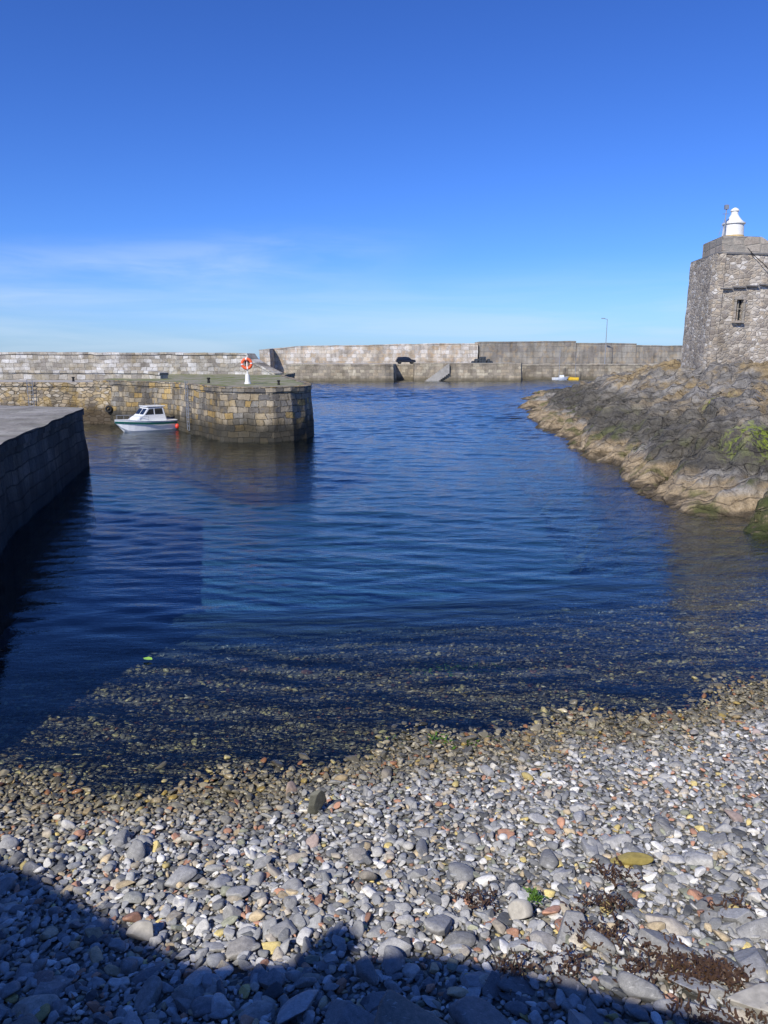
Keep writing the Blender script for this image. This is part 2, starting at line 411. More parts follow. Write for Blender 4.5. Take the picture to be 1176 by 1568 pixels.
def seaweed(name, cx,cy,rx,ry,n,mat,L=.16,w=.012,seed=1,z0=.06,sg=.5):
    rs=np.random.RandomState(seed); V=[];F=[]
    cl=rs.normal(0,sg,(9,2))
    for i in range(n):
        a=rs.uniform(0,6.283); q=cl[rs.randint(9)]+rs.normal(0,.16,2); x=cx+q[0]*rx; y=cy+q[1]*ry
        z=bz(x,y)+z0+rs.uniform(-.03,.03); d=a; b=len(V); l=L*rs.uniform(.4,1.2); k=5
        for s in range(k+1):
            d+=rs.normal(0,.5); x+=math.cos(d)*l/k; y+=math.sin(d)*l/k
            zz=z+rs.uniform(-.012,.015); ww=w*(1-.5*s/k)*rs.uniform(.7,1.4)
            V.append((x-math.sin(d)*ww,y+math.cos(d)*ww,zz)); V.append((x+math.sin(d)*ww,y-math.cos(d)*ww,zz+rs.uniform(-.01,.01)))
            if s: F.append((b+2*s-2,b+2*s-1,b+2*s+1,b+2*s))
    mk(name,V,F,[mat],smooth=True)
M_weed=simple('brown_seaweed',(.085,.048,.026),.4,var=.6,sc=14)
M_weedg=simple('green_seaweed',(.09,.18,.02),.45,var=.4,sc=20)
seaweed('brown_seaweed',1.7,4.6,.55,.45,560,M_weed,L=.085,w=.008,seed=2,sg=.8,z0=.08)
seaweed('brown_seaweed',2.2,4.3,.6,.45,520,M_weed,L=.085,w=.008,seed=3,sg=.8,z0=.08)
seaweed('green_seaweed',1.2,5.15,.07,.06,36,M_weedg,L=.07,w=.008,seed=4,z0=.08)
seaweed('green_seaweed',.75,8.9,.5,.2,50,M_weedg,L=.1,seed=6,z0=.03)
seaweed('green_seaweed',1.1,12.0,1.0,.35,90,M_weedg,L=.2,seed=7,z0=.05)
def leaf(name,x,y):
    V=[(0,-.09,0),(.05,-.04,.01),(.055,.03,.012),(0,.1,.0),(-.055,.03,.01),(-.05,-.04,.008),(0,0,.004)]
    ob=mk(name,V,[(0,1,6),(1,2,6),(2,3,6),(3,4,6),(4,5,6),(5,0,6)],[simple('leaf_green',(.3,.55,.08),.5)])
    ob.location=(x,y,.04); ob.rotation_euler[2]=1.2
leaf('floating_leaf',-3.95,11.6)

# ------------------------------------------------------------------ sea : real wave geometry + fine ripple bump
def sea():
    rs=np.random.RandomState(3); W=[]
    N=38
    for i in range(N):
        lam=.45*(2.3/.45)**((i+rs.uniform())/N)
        th=rs.normal(.05,.36)
        k=2*np.pi/lam
        W.append((k*math.sin(th),k*math.cos(th),(.11*math.sqrt(2/N))*lam/(2*np.pi)*(1.0 if lam<1.2 else .7),rs.uniform(0,6.28)))
    def H(X,Y):
        h=np.zeros_like(X)
        for kx,ky,a,ph in W: h+=a*np.sin(kx*X+ky*Y+ph+.6*np.sin(.21*X+ph)+.5*np.sin(.17*Y+2*ph))
        gust=.8+.25*np.sin(.11*X+.07*Y+1)+.25*np.sin(.05*X-.13*Y+2)
        d=np.clip((Y-y_w(X)-.3)/16,0,1); d=.10+.90*d*d*(3-2*d)
        lee=1-.6*np.exp(-((X+13)/9)**2-((Y-42)/10)**2)
        far=1+.35*np.clip((Y-60)/60,0,1)
        return h*gust*d*lee*far
    VV=[];FF=[];off=0
    for (x0,x1,dx,y0,y1,dy) in ((-20,20,.09,2,30,.045),(-56,44,.24,30,80,.08),(-130,130,.55,80,190,.14)):
        xs=np.linspace(x0,x1,int((x1-x0)/dx)+1); ys=np.linspace(y0,y1,int((y1-y0)/dy)+1)
        X,Y=np.meshgrid(xs,ys); Z=H(X,Y); nx=len(xs)
        ex=np.minimum(np.clip((X-x0)/2,0,1),np.clip((x1-X)/2,0,1)); Z*=ex
        VV.append(np.stack([X,Y,Z],-1).reshape(-1,3))
        i,j=np.meshgrid(np.arange(nx-1),np.arange(len(ys)-1)); q=(j*nx+i).ravel()+off
        FF.append(np.stack([q,q+1,q+nx+1,q+nx],1)); off+=X.size
    def quad(x0,x1,y0,y1):
        nonlocal off
        VV.append(np.array([(x0,y0,0),(x1,y0,0),(x1,y1,0),(x0,y1,0)],float)); FF.append(np.array([[off,off+1,off+2,off+3]])); off+=4
    quad(-2500,2500,-50,2); quad(-2500,-20,2,30); quad(20,2500,2,30); quad(-2500,-56,30,80); quad(44,2500,30,80)
    quad(-2500,-130,80,190); quad(130,2500,80,190); quad(-2500,2500,190,3000)
    V=np.concatenate(VV); F=np.concatenate(FF)
    t=NT('sea_water'); p=t.pos(); y=t.sep(p)[1]
    b=t.noise(t.mapping(p,(2.8,8.0,1),(0,0,-.12)),1.0,3,.6,.3)
    h=t.math('MULTIPLY',b,t.mr(y,9,26,.005,.024))
    bp=t.n('ShaderNodeBump'); bp.inputs['Strength'].default_value=1; bp.inputs['Distance'].default_value=1.0; t.l(h,bp.inputs['Height'])
    fr=t.n('ShaderNodeFresnel'); fr.inputs['IOR'].default_value=1.35; t.l(bp.outputs[0],fr.inputs['Normal'])
    gl=t.n('ShaderNodeBsdfGlossy'); t.l(t.mr(y,25,130,.03,.1),gl.inputs['Roughness']); gl.inputs['Color'].default_value=(.97,.99,1,1); t.l(bp.outputs[0],gl.inputs['Normal'])
    tr=t.n('ShaderNodeBsdfTransparent'); tr.inputs['Color'].default_value=(.89,.96,.95,1)
    mx=t.n('ShaderNodeMixShader'); t.l(fr.outputs[0],mx.inputs[0]); t.l(tr.outputs[0],mx.inputs[1]); t.l(gl.outputs[0],mx.inputs[2])
    t.l(mx.outputs[0],t.out.inputs[0])
    np_mesh('sea',V,F,[t.m])
sea()

# ------------------------------------------------------------------ rocky shore
SH=[(26,10),(16,13),(12.2,16.5),(10.7,19.2),(10.1,20.8),(9.4,24.7),(9.6,29.3),(10.3,39.7),(11.4,55),(13.6,75),(17.6,98),(22,112)]
def xs_of(y):
    ys=[a[1] for a in SH]; xs=[a[0] for a in SH]; return float(np.interp(y,ys,xs))
def rock_h(x,y,u):
    k=max(0,min(1,(y-33)/32)); plat=4.2+1.2*k; Ls=6.6+4.5*k
    if u<0: base=u*.55
    else: base=plat*(1-math.exp(-u/Ls))*1.05
    fall=max(0,min(1,(112-y)/50)); fall=fall**.8
    base=base*fall-(1-fall)*.6 if u>0 else base
    c,s=math.cos(.9),math.sin(.9); a=x*c+y*s; b=-x*s+y*c
    g=min(1,.4+max(0,u)/4)*(.4+.6*fall)
    n2=noise.fractal(Vector((x*.3,y*.3,5)),1,2,4)
    P=Vector((a*.13+n2*.2,b*.36+n2*.2,1.7))
    d,pt=noise.voronoi(P)
    dome=1-min(1,d[0]*1.5)**2
    off=P-pt[0]; r1=noise.cell(pt[0]*7.3)
    slab=dome*.75+(r1-.5)*.4+off.y*.6
    P2=Vector((a*.5+n2*.4,b*1.2,base*.3)); d2,pt2=noise.voronoi(P2)
    slab2=(1-min(1,d2[0]*1.4)**2)*.42
    n5=noise.fractal(Vector((a*.9,b*2.8,base)),.9,2,5)*.2
    z=base+g*(n2*.35+slab*.95-.35+slab2+n5)
    q=(z+b*.12)/.34; fr=q-math.floor(q); z+= g*.34*((fr**4)-fr)*.55
    if x>17 and y>40:
        kk=max(0,min(1,(x-17)/4))*max(0,min(1,(y-41)/5))*max(0,min(1,(66-y)/8)); z=z*(1-kk)+(4.2+n2*.5+slab2+n5)*kk
    if u<.3: z-= (.3-u)*.25
    return z
def rocks():
    NY,NU=600,260
    V=[]
    for j in range(NY):
        y=10.5*(116/10.5)**(j/(NY-1)); x0=xs_of(y)
        x0+= .9*noise.noise(Vector((y*.25,0,0)))+.7*noise.noise(Vector((y*.9,3,0)))+.4*noise.noise(Vector((y*2.6,7,0)))
        for i in range(NU):
            t=i/(NU-1); u=-2.5+ 50*t**1.9
            V.append((x0+u,y,rock_h(x0+u,y,u)))
    i,j=np.meshgrid(np.arange(NU-1),np.arange(NY-1)); q=(j*NU+i).ravel()
    F=np.stack([q,q+1,q+NU+1,q+NU],1)
    t=NT('shore_rock'); p=t.pos(); z=t.sep(p)[2]
    wn=t.n('ShaderNodeTexNoise'); t.l(p,wn.inputs['Vector']); wn.inputs['Scale'].default_value=.5; wn.inputs['Detail'].default_value=3
    va=t.n('ShaderNodeVectorMath',operation='MULTIPLY_ADD'); t.l(wn.outputs['Color'],va.inputs[0]); va.inputs[1].default_value=(1.5,1.5,1.5); t.l(p,va.inputs[2])
    rot=t.mapping(va.outputs[0],(.4,1.3,1.9),(0,.2,.9))
    n=t.noise(rot,.9,6,.66,.1); f=t.noise(p,3.5,6,.7); m=t.noise(p,.35,5,.62)
    cr=t.n('ShaderNodeTexVoronoi',feature='DISTANCE_TO_EDGE'); t.l(rot,cr.inputs['Vector']); cr.inputs['Scale'].default_value=.9
    crk=t.mr(cr.outputs['Distance'],0,.045,.0,1)
    grey=t.ramp(n,[(.3,(.13,.12,.105)),(.5,(.26,.24,.21)),(.68,(.45,.42,.37))])
    c=t.mix(t.math('MULTIPLY',t.mr(m,.46,.6),t.mr(z,1.6,3.2,.1,.65)),grey,t.mix(f,(.26,.17,.06),(.58,.41,.17)))
    zz=t.math('ADD',z,t.math('MULTIPLY',t.math('SUBTRACT',m,.5),3.4))
    dark=t.math('MULTIPLY',t.mr(zz,.6,1.1),t.mr(zz,1.7,2.9,1,0))
    c=t.mix(t.math('MULTIPLY',dark,.78),c,t.mix(n,(.03,.029,.024),(.13,.115,.085)))
    zb=t.math('ADD',z,t.math('MULTIPLY',t.math('SUBTRACT',n,.5),1.3))
    band=t.math('MULTIPLY',t.mr(zb,.0,.2),t.mr(zb,.5,1.0,1,0))
    c=t.mix(t.math('MULTIPLY',band,.7),c,t.mix(f,(.3,.21,.1),(.66,.49,.28)))
    c=t.mix(t.mr(zb,.0,.3,.8,0),c,(.09,.06,.025))
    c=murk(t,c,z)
    def spot(ctr,r0,r1):
        vd=t.n('ShaderNodeVectorMath',operation='DISTANCE'); t.l(p,vd.inputs[0]); vd.inputs[1].default_value=ctr
        return t.mr(vd.outputs['Value'],r0,r1,1,0)
    ga=t.math('MULTIPLY',spot((14.0,27.0,1.8),.4,2.2),t.mr(f,.47,.56))
    gb=t.math('MULTIPLY',spot((11.2,21.0,.3),.6,2.0),t.mr(f,.36,.5))
    gc=t.math('MULTIPLY',spot((17.0,38.0,2.8),.4,1.3),t.mr(f,.46,.56))
    gp=t.math('MULTIPLY',t.mr(t.noise(p,.7,4),.54,.66),t.mr(z,.6,2.8,1,0))
    c=t.mix(t.math('MULTIPLY',gp,.6),c,(.11,.13,.03))
    c=t.mix(t.math('MULTIPLY',gb,.85),c,(.05,.07,.015))
    c=t.mix(t.math('MAXIMUM',ga,gc),c,(.27,.33,.04))
    c=t.mix(.6,c,t.ramp(f,[(.32,(.42,.42,.42)),(.68,(1.25,1.25,1.25))]),'MULTIPLY')
    c=t.mix(t.math('MULTIPLY',t.math('SUBTRACT',1.0,crk),.5),c,t.mix(1,c,(.3,.28,.26),'MULTIPLY'))
    h=t.math('ADD',t.math('MULTIPLY',n,1.0),t.math('MULTIPLY',f,.8)); h=t.math('ADD',h,t.math('MULTIPLY',crk,.2))
    t.bsdf(c,.9,h,1,.32,spec=.25)
    np_mesh('rocky_shore',np.array(V),F,[t.m],smooth=True)
rocks()

# ------------------------------------------------------------------ harbour masonry
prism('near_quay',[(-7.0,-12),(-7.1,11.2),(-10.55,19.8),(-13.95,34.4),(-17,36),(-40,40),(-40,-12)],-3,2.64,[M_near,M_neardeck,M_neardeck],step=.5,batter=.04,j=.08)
prism('pier',[(-15,52.7),(-9.7,44.6),(-9.0,44.2),(-7.8,44.0),(-6.6,44.15),(-5.6,44.8),(-4.95,45.9),(-4.7,47.4),(-4.9,50),(-9.5,71),(-9.5,80),(-24,80),(-22,57)],-3,3.2,[M_pier,M_grass,M_pier],step=.45,batter=.06,j=.08,rows=8)
prism('inner_quay',[(-62,58),(-30,56.9),(-16,55.6),(-16,79),(-62,79)],-3,3.05,[M_quay,M_deck,M_quay],step=.6,batter=.04,j=.06,rows=8)
wall('low_quay_wall',[(-62,63.5),(-30,62.5),(-19,61),(-17.6,60.2)],[3.85,3.85,3.85,3.7],2.9,.8,[M_wallL],step=.7)
wall('sea_wall',[(-62,77),(-30,76),(-14.8,75.5),(-13.2,75),(-12.9,74.8),(-10.2,73.5)],[5.4,5.35,5.3,5.25,4.7,3.3],2.9,1.4,[M_wallL],step=.7,j=.1)

bw=empty('breakwater')
wall('wall_west',[(-25.3,160),(-24.6,165),(-19.2,165.5),(6.6,165)],[6.3,6.5,7.1,7.5],-3,2.2,[M_far],step=2,j=.16,parent=bw)
wall('wall_east',[(6.6,165.03),(20.3,165)],[7.5,7.7],-3,2.2,[M_far],step=2,j=.16,parent=bw)
wall('wall_return',[(20.3,165.6),(43,172)],[7.95,8.3],-3,2.2,[M_farg],step=2.5,j=.16,parent=bw)
wall('wall_outer',[(43,172.3),(58,176)],[7.9,7.8],-3,2.2,[M_farg],step=2.5,j=.16,parent=bw)
wall('wall_end',[(58,176.3),(120,188)],[7.35,7.4],-3,2.2,[M_farg],step=2.5,j=.16,parent=bw)
prism('far_quay',[(-19.5,150),(0.2,149.6),(1.8,150.3),(2.4,152),(2.4,166),(-19.5,166)],-3,3.4,[M_farq,M_deck,M_farq],step=1,batter=.05,j=.1)
prism('far_quay',[(6.2,152),(27.5,151.5),(28,153),(28,166),(22,170),(6.2,167)],-3,3.55,[M_farq,M_deck,M_farq],step=1,batter=.05,j=.1)
prism('far_quay',[(2.2,158),(6.4,158),(6.4,166.5),(2.2,166.5)],-3,3.3,[M_farq,M_deck,M_farq],step=1,batter=.03,j=.05)
prism('far_quay',[(27.8,162),(120,176),(120,190),(27.8,170)],-3,3.2,[M_farq,M_deck,M_farq],step=1.5,batter=.05,j=.1)
def slip(bm):
    for i in range(14):
        box(bm,(8.4+i*.35,151.45,-.9+i*.26),(.36,.7,2.0))
bm_obj('quay_steps',slip,[M_deck])

def ladder(name,x,y,z0,z1,nx,ny):
    e=Vector((ny,-nx,0)).normalized()
    def f(bm):
        for s in (-.2,.2): cyl(bm,(x+e.x*s,y+e.y*s,z0),(x+e.x*s,y+e.y*s,z1+.2),.025,seg=8)
        z=z0
        while z<z1: 
            cyl(bm,(x-e.x*.2,y-e.y*.2,z),(x+e.x*.2,y+e.y*.2,z),.018,seg=6); z+=.28
    bm_obj(name,f,[M_metal])
ladder('quay_ladder',-26.6,56.3,.2,3.05,0,-1)
ladder('pier_ladder',-12.9,48.9,.2,3.2,-.84,-.54)
def tyre(name,loc,rz):
    def f(bm):
        for i in range(20):
            a=i/20*6.2832; b=(i+1)/20*6.2832
            cyl(bm,(math.cos(a)*.2,0,math.sin(a)*.2),(math.cos(b)*.2,0,math.sin(b)*.2),.08,seg=8)
    o=bm_obj(name,f,[M_dark],smooth=True); o.location=loc; o.rotation_euler[2]=rz
tyre('tyre_fender',(-20.6,55.75,1.1),0)
def bollard(name,loc,s=1):
    def f(bm):
        cyl(bm,(0,0,0),(0,0,.35*s),.14*s,.11*s,16); cyl(bm,(0,0,.35*s),(0,0,.47*s),.11*s,.19*s,16); cyl(bm,(0,0,.47*s),(0,0,.53*s),.19*s,.13*s,16)
    o=bm_obj(name,f,[M_dark]); o.location=loc
bollard('mooring_bollard',(-11.8,50.5,3.2),.7); bollard('mooring_bollard',(-6.6,47,3.2),.6); bollard('mooring_bollard',(-24,58,3.05),.7)

def torus(bm,c,R,r,n=28,m=10,sel=None):
    for i in range(n):
        if sel and not sel(i): continue
        a=i/n*6.2832; b=(i+1)/n*6.2832
        rings=[]
        for q in (a,b):
            rings.append([bm.verts.new((c[0]+math.cos(q)*(R+r*math.cos(k/m*6.2832)), c[1]+r*math.sin(k/m*6.2832), c[2]+math.sin(q)*(R+r*math.cos(k/m*6.2832)))) for k in range(m)])
        for k in range(m): bm.faces.new((rings[0][k],rings[0][(k+1)%m],rings[1][(k+1)%m],rings[1][k]))
lr=empty('life_ring_stand',(-8.9,49.0,3.2))
def f(bm):
    cyl(bm,(0,0,0),(0,0,.12),.22,.2,16); cyl(bm,(0,0,.12),(0,0,.62),.17,.14,16); cyl(bm,(0,0,.6),(0,0,1.75),.05,.045,12)
bm_obj('post',f,[M_paint],lr)
def f(bm): box(bm,(0,.03,1.3),(.34,.04,.62))
bm_obj('backboard',f,[M_timber],lr,bevel=.015)
bm_obj('ring',lambda bm: torus(bm,(0,-.08,1.3),.3,.095,sel=lambda i:i%7>0),[M_orange],lr,smooth=True)
bm_obj('ring_bands',lambda bm: torus(bm,(0,-.08,1.3),.3,.097,sel=lambda i:i%7==0),[M_white],lr,smooth=True)
def f(bm): cyl(bm,(.0,-.02,1.62),(0,-.12,1.66),.02)
bm_obj('hook',f,[M_metal],lr)

# ------------------------------------------------------------------ boats
def hb_(L,B,s): return max(B/2*(1-max(0,(s-.45)/.55)**2.2)*(.9+.1*min(1,s/.2)),.015)
def hull(bm,L,B,H,draft=.25,n=14,sheer=.3):
    secs=[]
    for i in range(n+1):
        s=i/n; x=-L/2+L*s; hb=hb_(L,B,s)
        zg=H+sheer*max(0,s-.3)**1.6
        kz=-draft+ (draft+H*.5)*max(0,(s-.8)/.2)**2
        fl=1-.25*max(0,s-.3)
        prof=[(0,kz),(hb*.7*fl,kz+.12),(hb*.9*fl,kz+.32),(hb,zg-.02),(hb+.03,zg),(hb-.04,zg+.02)]
        sh=zg*.35*max(0,(s-.7)/.3)
        secs.append([bm.verts.new((x+(sh if k>1 else 0),py,pz)) for k,(py,pz) in enumerate(prof)]+
                    [bm.verts.new((x+(sh if k>1 else 0),-py,pz)) for k,(py,pz) in list(enumerate(prof))[::-1]])
    m=len(secs[0])
    for i in range(n):
        for k in range(m-1): bm.faces.new((secs[i][k],secs[i+1][k],secs[i+1][k+1],secs[i][k+1]))
    bm.faces.new(secs[0])
    bmesh.ops.recalc_face_normals(bm,faces=bm.faces)
def deckpoly(bm,L,B,H,n=14,sheer=.3,drop=.04):
    rows=[]
    for i in range(n+1):
        s=i/n; x=-L/2+L*s; hb=max(hb_(L,B,s)-.04,.01); zg=H+sheer*max(0,s-.3)**1.6
        x+=zg*.35*max(0,(s-.7)/.3)
        rows.append((bm.verts.new((x,-hb,zg-drop)),bm.verts.new((x,0,zg-drop+.04)),bm.verts.new((x,hb,zg-drop))))
    for i in range(n):
        for k in (0,1): bm.faces.new((rows[i][k],rows[i+1][k],rows[i+1][k+1],rows[i][k+1]))
boat=empty('motor_boat',(-16.1,50.9,0),math.radians(180+44))
L,B,H=4.3,1.85,.68
bm_obj('hull',lambda bm: hull(bm,L,B,H),[M_white],boat)
bm_obj('foredeck',lambda bm: deckpoly(bm,L,B,H),[M_white],boat)
def f(bm):
    n=26
    for sd in (-1,1):
        prev=None
        for i in range(n+1):
            s=i/n; x=-L/2+L*s; hb=hb_(L,B,s); zg=H+.3*max(0,s-.3)**1.6
            x+=zg*.35*max(0,(s-.7)/.3)
            a=bm.verts.new((x,sd*(hb+.012),zg-.24)); b=bm.verts.new((x,sd*(hb+.02),zg-.1))
            if prev: bm.faces.new((prev[0],a,b,prev[1]))
            prev=(a,b)
bm_obj('stripe',f,[M_green],boat)
def cabin(bm):
    prof=[(1.2,.8),(.72,1.08),(.33,1.56),(-.8,1.61),(-.98,.66),(1.15,.7)]
    lft=[bm.verts.new((x,-.68+.12*(z-.7),z)) for x,z in prof]; rgt=[bm.verts.new((x,.68-.12*(z-.7),z)) for x,z in prof]
    bm.faces.new(lft[::-1]); bm.faces.new(rgt)
    for i in range(len(prof)): bm.faces.new((lft[i],lft[(i+1)%6],rgt[(i+1)%6],rgt[i]))
    bmesh.ops.recalc_face_normals(bm,faces=bm.faces)
bm_obj('wheelhouse',cabin,[M_white],boat,bevel=.03)
def wins(bm):
    for sd in (-1,1):
        for pts in ([(.58,1.12),(.25,1.48),(-.05,1.5),(-.05,1.12)],[(-.14,1.12),(-.14,1.5),(-.68,1.51),(-.74,1.12)]):
            vs=[bm.verts.new((x,sd*(.68-.12*(z-.7)+.012),z)) for x,z in pts]; bm.faces.new(vs)
    dx,dz=.39,.48; ln=math.hypot(dx,dz); ox,oz=dz/ln*.014,dx/ln*.014
    for y0,y1 in ((-.56,-.04),(.04,.56)):
        A=(.72-.1*dx+ox,1.08+.1*dz+oz); Bq=(.33+.12*dx+ox,1.56-.12*dz+oz)
        bm.faces.new([bm.verts.new((A[0],y0,A[1])),bm.verts.new((A[0],y1,A[1])),bm.verts.new((Bq[0],y1*.95,Bq[1])),bm.verts.new((Bq[0],y0*.95,Bq[1]))])
bm_obj('windows',wins,[M_glass],boat)
bm_obj('cabin_roof',lambda bm: box(bm,(-.28,0,1.64),(1.35,1.24,.06)),[M_white],boat,bevel=.025)
def rails(bm):
    for sd in (-1,1):
        pr=None
        for s in (.6,.72,.84,.97):
            x=-L/2+L*s; hb=max(hb_(L,B,s)-.05,.03); zg=H+.3*max(0,s-.3)**1.6; x+=zg*.35*max(0,(s-.7)/.3)
            cyl(bm,(x,sd*hb,zg),(x,sd*hb,zg+.3),.01,seg=6)
            if pr: cyl(bm,pr,(x,sd*hb,zg+.3),.012,seg=6)
            pr=(x,sd*hb,zg+.3)
    cyl(bm,(-.5,0,1.66),(-.5,0,2.05),.015,seg=8)
bm_obj('rails',rails,[M_metal],boat)
def f(bm): box(bm,(-2.32,0,.72),(.3,.28,.4),taper=.8); box(bm,(-2.3,0,.25),(.12,.1,.7))
bm_obj('outboard_motor',f,[M_dark],boat,bevel=.02)
def f(bm):
    for c,r in (((-1.9,1.07,.5),.2),((-1.5,1.09,.25),.15)):
        bmesh.ops.create_uvsphere(bm,u_segments=16,v_segments=10,radius=r,matrix=Matrix.Translation(c)@Matrix.Diagonal((1,1,1.2,1)))
bm_obj('fenders',f,[M_red],boat,smooth=True)

def small_boat(name,loc,rz,mat,L=3.6,B=1.5,cab=True,mast=2.9):
    e=empty(name,loc,rz)
    bm_obj('hull',lambda bm: hull(bm,L,B,.5),[mat],e)
    bm_obj('deck',lambda bm: deckpoly(bm,L,B,.5,drop=.1),[M_timber],e)
    def g(bm):
        if cab: box(bm,(.2,0,.75),(.9,.8,.5),taper=.85)
        else:
            for x in (-.8,0,.7): box(bm,(x,0,.48),(.22,B*.8,.05))
    bm_obj('cuddy' if cab else 'thwarts',g,[M_white if cab else M_timber],e)
    bm_obj('mast',lambda bm: cyl(bm,(-.4,0,.4),(-.4,0,mast),.05,seg=6),[M_metal],e)
small_boat('moored_boat',(37.6,160,0),.25,M_white,3.4,1.5,mast=6.5)
small_boat('moored_boat',(40.4,160.5,0),2.8,M_yellow,2.4,1.1,False,mast=5.2)

# ------------------------------------------------------------------ things on the far quay
def creel(bm,c,rz):
    M=Matrix.Translation(c)@Matrix.Rotation(rz,4,'Z')
    prof=[(.28,0)]+[(.28*math.cos(a),.1+.32*math.sin(a)) for a in [i*math.pi/6 for i in range(7)]]+[(-.28,0)]
    A=[bm.verts.new(M@Vector((-.42,y,z))) for y,z in prof]; Bv=[bm.verts.new(M@Vector((.42,y,z))) for y,z in prof]
    bm.faces.new(A); bm.faces.new(Bv[::-1]); n=len(prof)
    for i in range(n): bm.faces.new((A[i],Bv[i],Bv[(i+1)%n],A[(i+1)%n]))
def pile(bm):
    for lv,(k,w) in enumerate(((7,3),(5,2),(2,2))):
        for i in range(k):
            for q in range(w): creel(bm,(20.9+ (i-k/2)*.62+random.uniform(-.1,.1),158+q*.9,3.56+lv*.43),math.pi/2+random.uniform(-.3,.3))
bm_obj('lobster_creel_pile',pile,[M_rope])
def car(name,loc,rz,mat):
    e=empty(name,loc,rz)
    def body(bm):
        prof=[(-2.05,.35),(-2.1,.75),(-1.95,1.0),(-1.7,1.45),(-.2,1.52),(.6,1.42),(1.15,.98),(1.95,.85),(2.1,.6),(2.05,.35)]
        A=[bm.verts.new((x,-.85+(.18 if z>1.2 else 0),z)) for x,z in prof]; Bv=[bm.verts.new((x,.85-(.18 if z>1.2 else 0),z)) for x,z in prof]
        bm.faces.new(A); bm.faces.new(Bv[::-1]); n=len(prof)
        for i in range(n): bm.faces.new((A[i],Bv[i],Bv[(i+1)%n],A[(i+1)%n]))
        bmesh.ops.recalc_face_normals(bm,faces=bm.faces)
    bm_obj('body',body,[mat],e,bevel=.04)
    def wn(bm):
        for sd in (-1,1):
            for pts in ([(-1.75,1.02),(-1.6,1.38),(-.75,1.42),(-.75,1.02)],[(-.65,1.02),(-.65,1.42),(.5,1.36),(.95,1.02)]):
                bm.faces.new([bm.verts.new((x,sd*(.875-(.17*(z-1.0)/.45)),z)) for x,z in pts])
    bm_obj('windows',wn,[M_glass],e)
    def wh(bm):
        for x in (-1.3,1.3):
            for sd in (-1,1): cyl(bm,(x,sd*.7,.33),(x,sd*.9,.33),.33,seg=20)
    bm_obj('wheels',wh,[M_dark],e)
car('parked_car',(4.6,160.5,3.32),.1,M_carp)
def f(bm):
    cyl(bm,(0,0,0),(0,0,.25),.16,seg=10); cyl(bm,(0,0,.25),(0,0,9.7),.09,.06,seg=10)
    cyl(bm,(0,0,9.65),(-.9,0,9.85),.05,seg=8); box(bm,(-.95,0,9.85),(.7,.28,.16))
o=bm_obj('street_lamp',f,[M_metal]); o.location=(49,167.5,3.2)
for (x,y,z) in ((30.6,168,3.2),):
    e2=empty('life_ring_stand',(x,y,z))
    bm_obj('ring',lambda bm: torus(bm,(0,-.1,1.7),.42,.13),[M_orange],e2,smooth=True)
    bm_obj('post',lambda bm: cyl(bm,(0,0,0),(0,0,2.2),.07),[M_paint],e2)

# ------------------------------------------------------------------ stone tower building on the rocks
bd=empty('stone_tower_building')
def bodypoly(name,fp,z0,prof,mat,parent,j=.06,cell=.45):
    bl,fl,fr,br=[Vector(p) for p in fp]
    verts=[];faces=[]; cen=(bl+fr)/2
    for (a,b,sa,sb) in ((bl,fl,0,0),(fl,fr,0,1),(fr,br,1,1),(br,bl,1,0)):
        L=(b-a).length; n=max(2,int(L/cell)); rows=20; o=len(verts)
        for i in range(n+1):
            t=i/n; p=a.lerp(b,t); top=prof(sa+(sb-sa)*t)
            for r in range(rows+1):
                z=z0+(top-z0)*r/rows
                out=(p-cen); out=out.normalized()*.02*max(0,(11.2-z))
                verts.append(jit(Vector((p.x+out.x,p.y+out.y,z)),j))
        for i in range(n):
            for r in range(rows):
                q=o+i*(rows+1)+r; faces.append((q,q+rows+1,q+rows+2,q+1))
    return mk(name,verts,faces,[mat],parent=parent)
fp=[(21.05,53.2),(20.65,48.0),(33.0,50.2),(33.4,56.5)]
def prof(s):
    d=s*12.5
    return 11.25 if d<3.4 else 11.25-(d-3.4)*.5
body=bodypoly('walls',fp,2.0,prof,M_bld,bd)
def cutbox(bm): 
    box(bm,(22.32,48.25,7.82),(.46,1.2,1.25),rz=.178)
    box(bm,(28.5,49.4,6.2),(.6,1.2,1.4),rz=.178)
sol=body.modifiers.new('s','SOLIDIFY'); sol.thickness=.5; sol.offset=-1
cut=bm_obj('cutter',cutbox,[M_bld])
bo=body.modifiers.new('b','BOOLEAN'); bo.operation='DIFFERENCE'; bo.object=cut; bo.solver='FAST'
bpy.context.view_layer.update()
dg=bpy.context.evaluated_depsgraph_get()
nm=bpy.data.meshes.new_from_object(body.evaluated_get(dg)); body.modifiers.clear(); body.data=nm
bpy.data.objects.remove(cut)
fd=Vector((12.35,2.2,0)).normalized(); fnm=Vector((fd.y,-fd.x,0))
bk=Vector((.4,5.2,0)).normalized()
def onf(s,z,o=0): 
    p=Vector((20.65,48.0,0))+fd*s+fnm*o; return (p.x,p.y,z)
def win(bm): box(bm,Vector((22.32,48.25,7.82))-fnm*.12,(.5,.03,1.3),rz=.178)
bm_obj('window_pane',win,[M_glass],bd)
def win(bm):
    c=Vector((22.32,48.25,7.82))
    for dx in (-.3,.3): 
        q=c+fd*dx+fnm*.1; box(bm,q,(.12,.14,1.4),rz=.178)
    q=c+fnm*.1; box(bm,(q.x,q.y,7.82+.73),(.8,.16,.18),rz=.178); box(bm,(q.x,q.y,7.82-.72),(.8,.2,.12),rz=.178)
    q=c-fnm*.05; box(bm,(q.x,q.y,7.82),(.05,.06,1.25),rz=.178); box(bm,(q.x,q.y,7.9),(.46,.055,.05),rz=.178)
bm_obj('window_frame',win,[M_bldtop],bd)
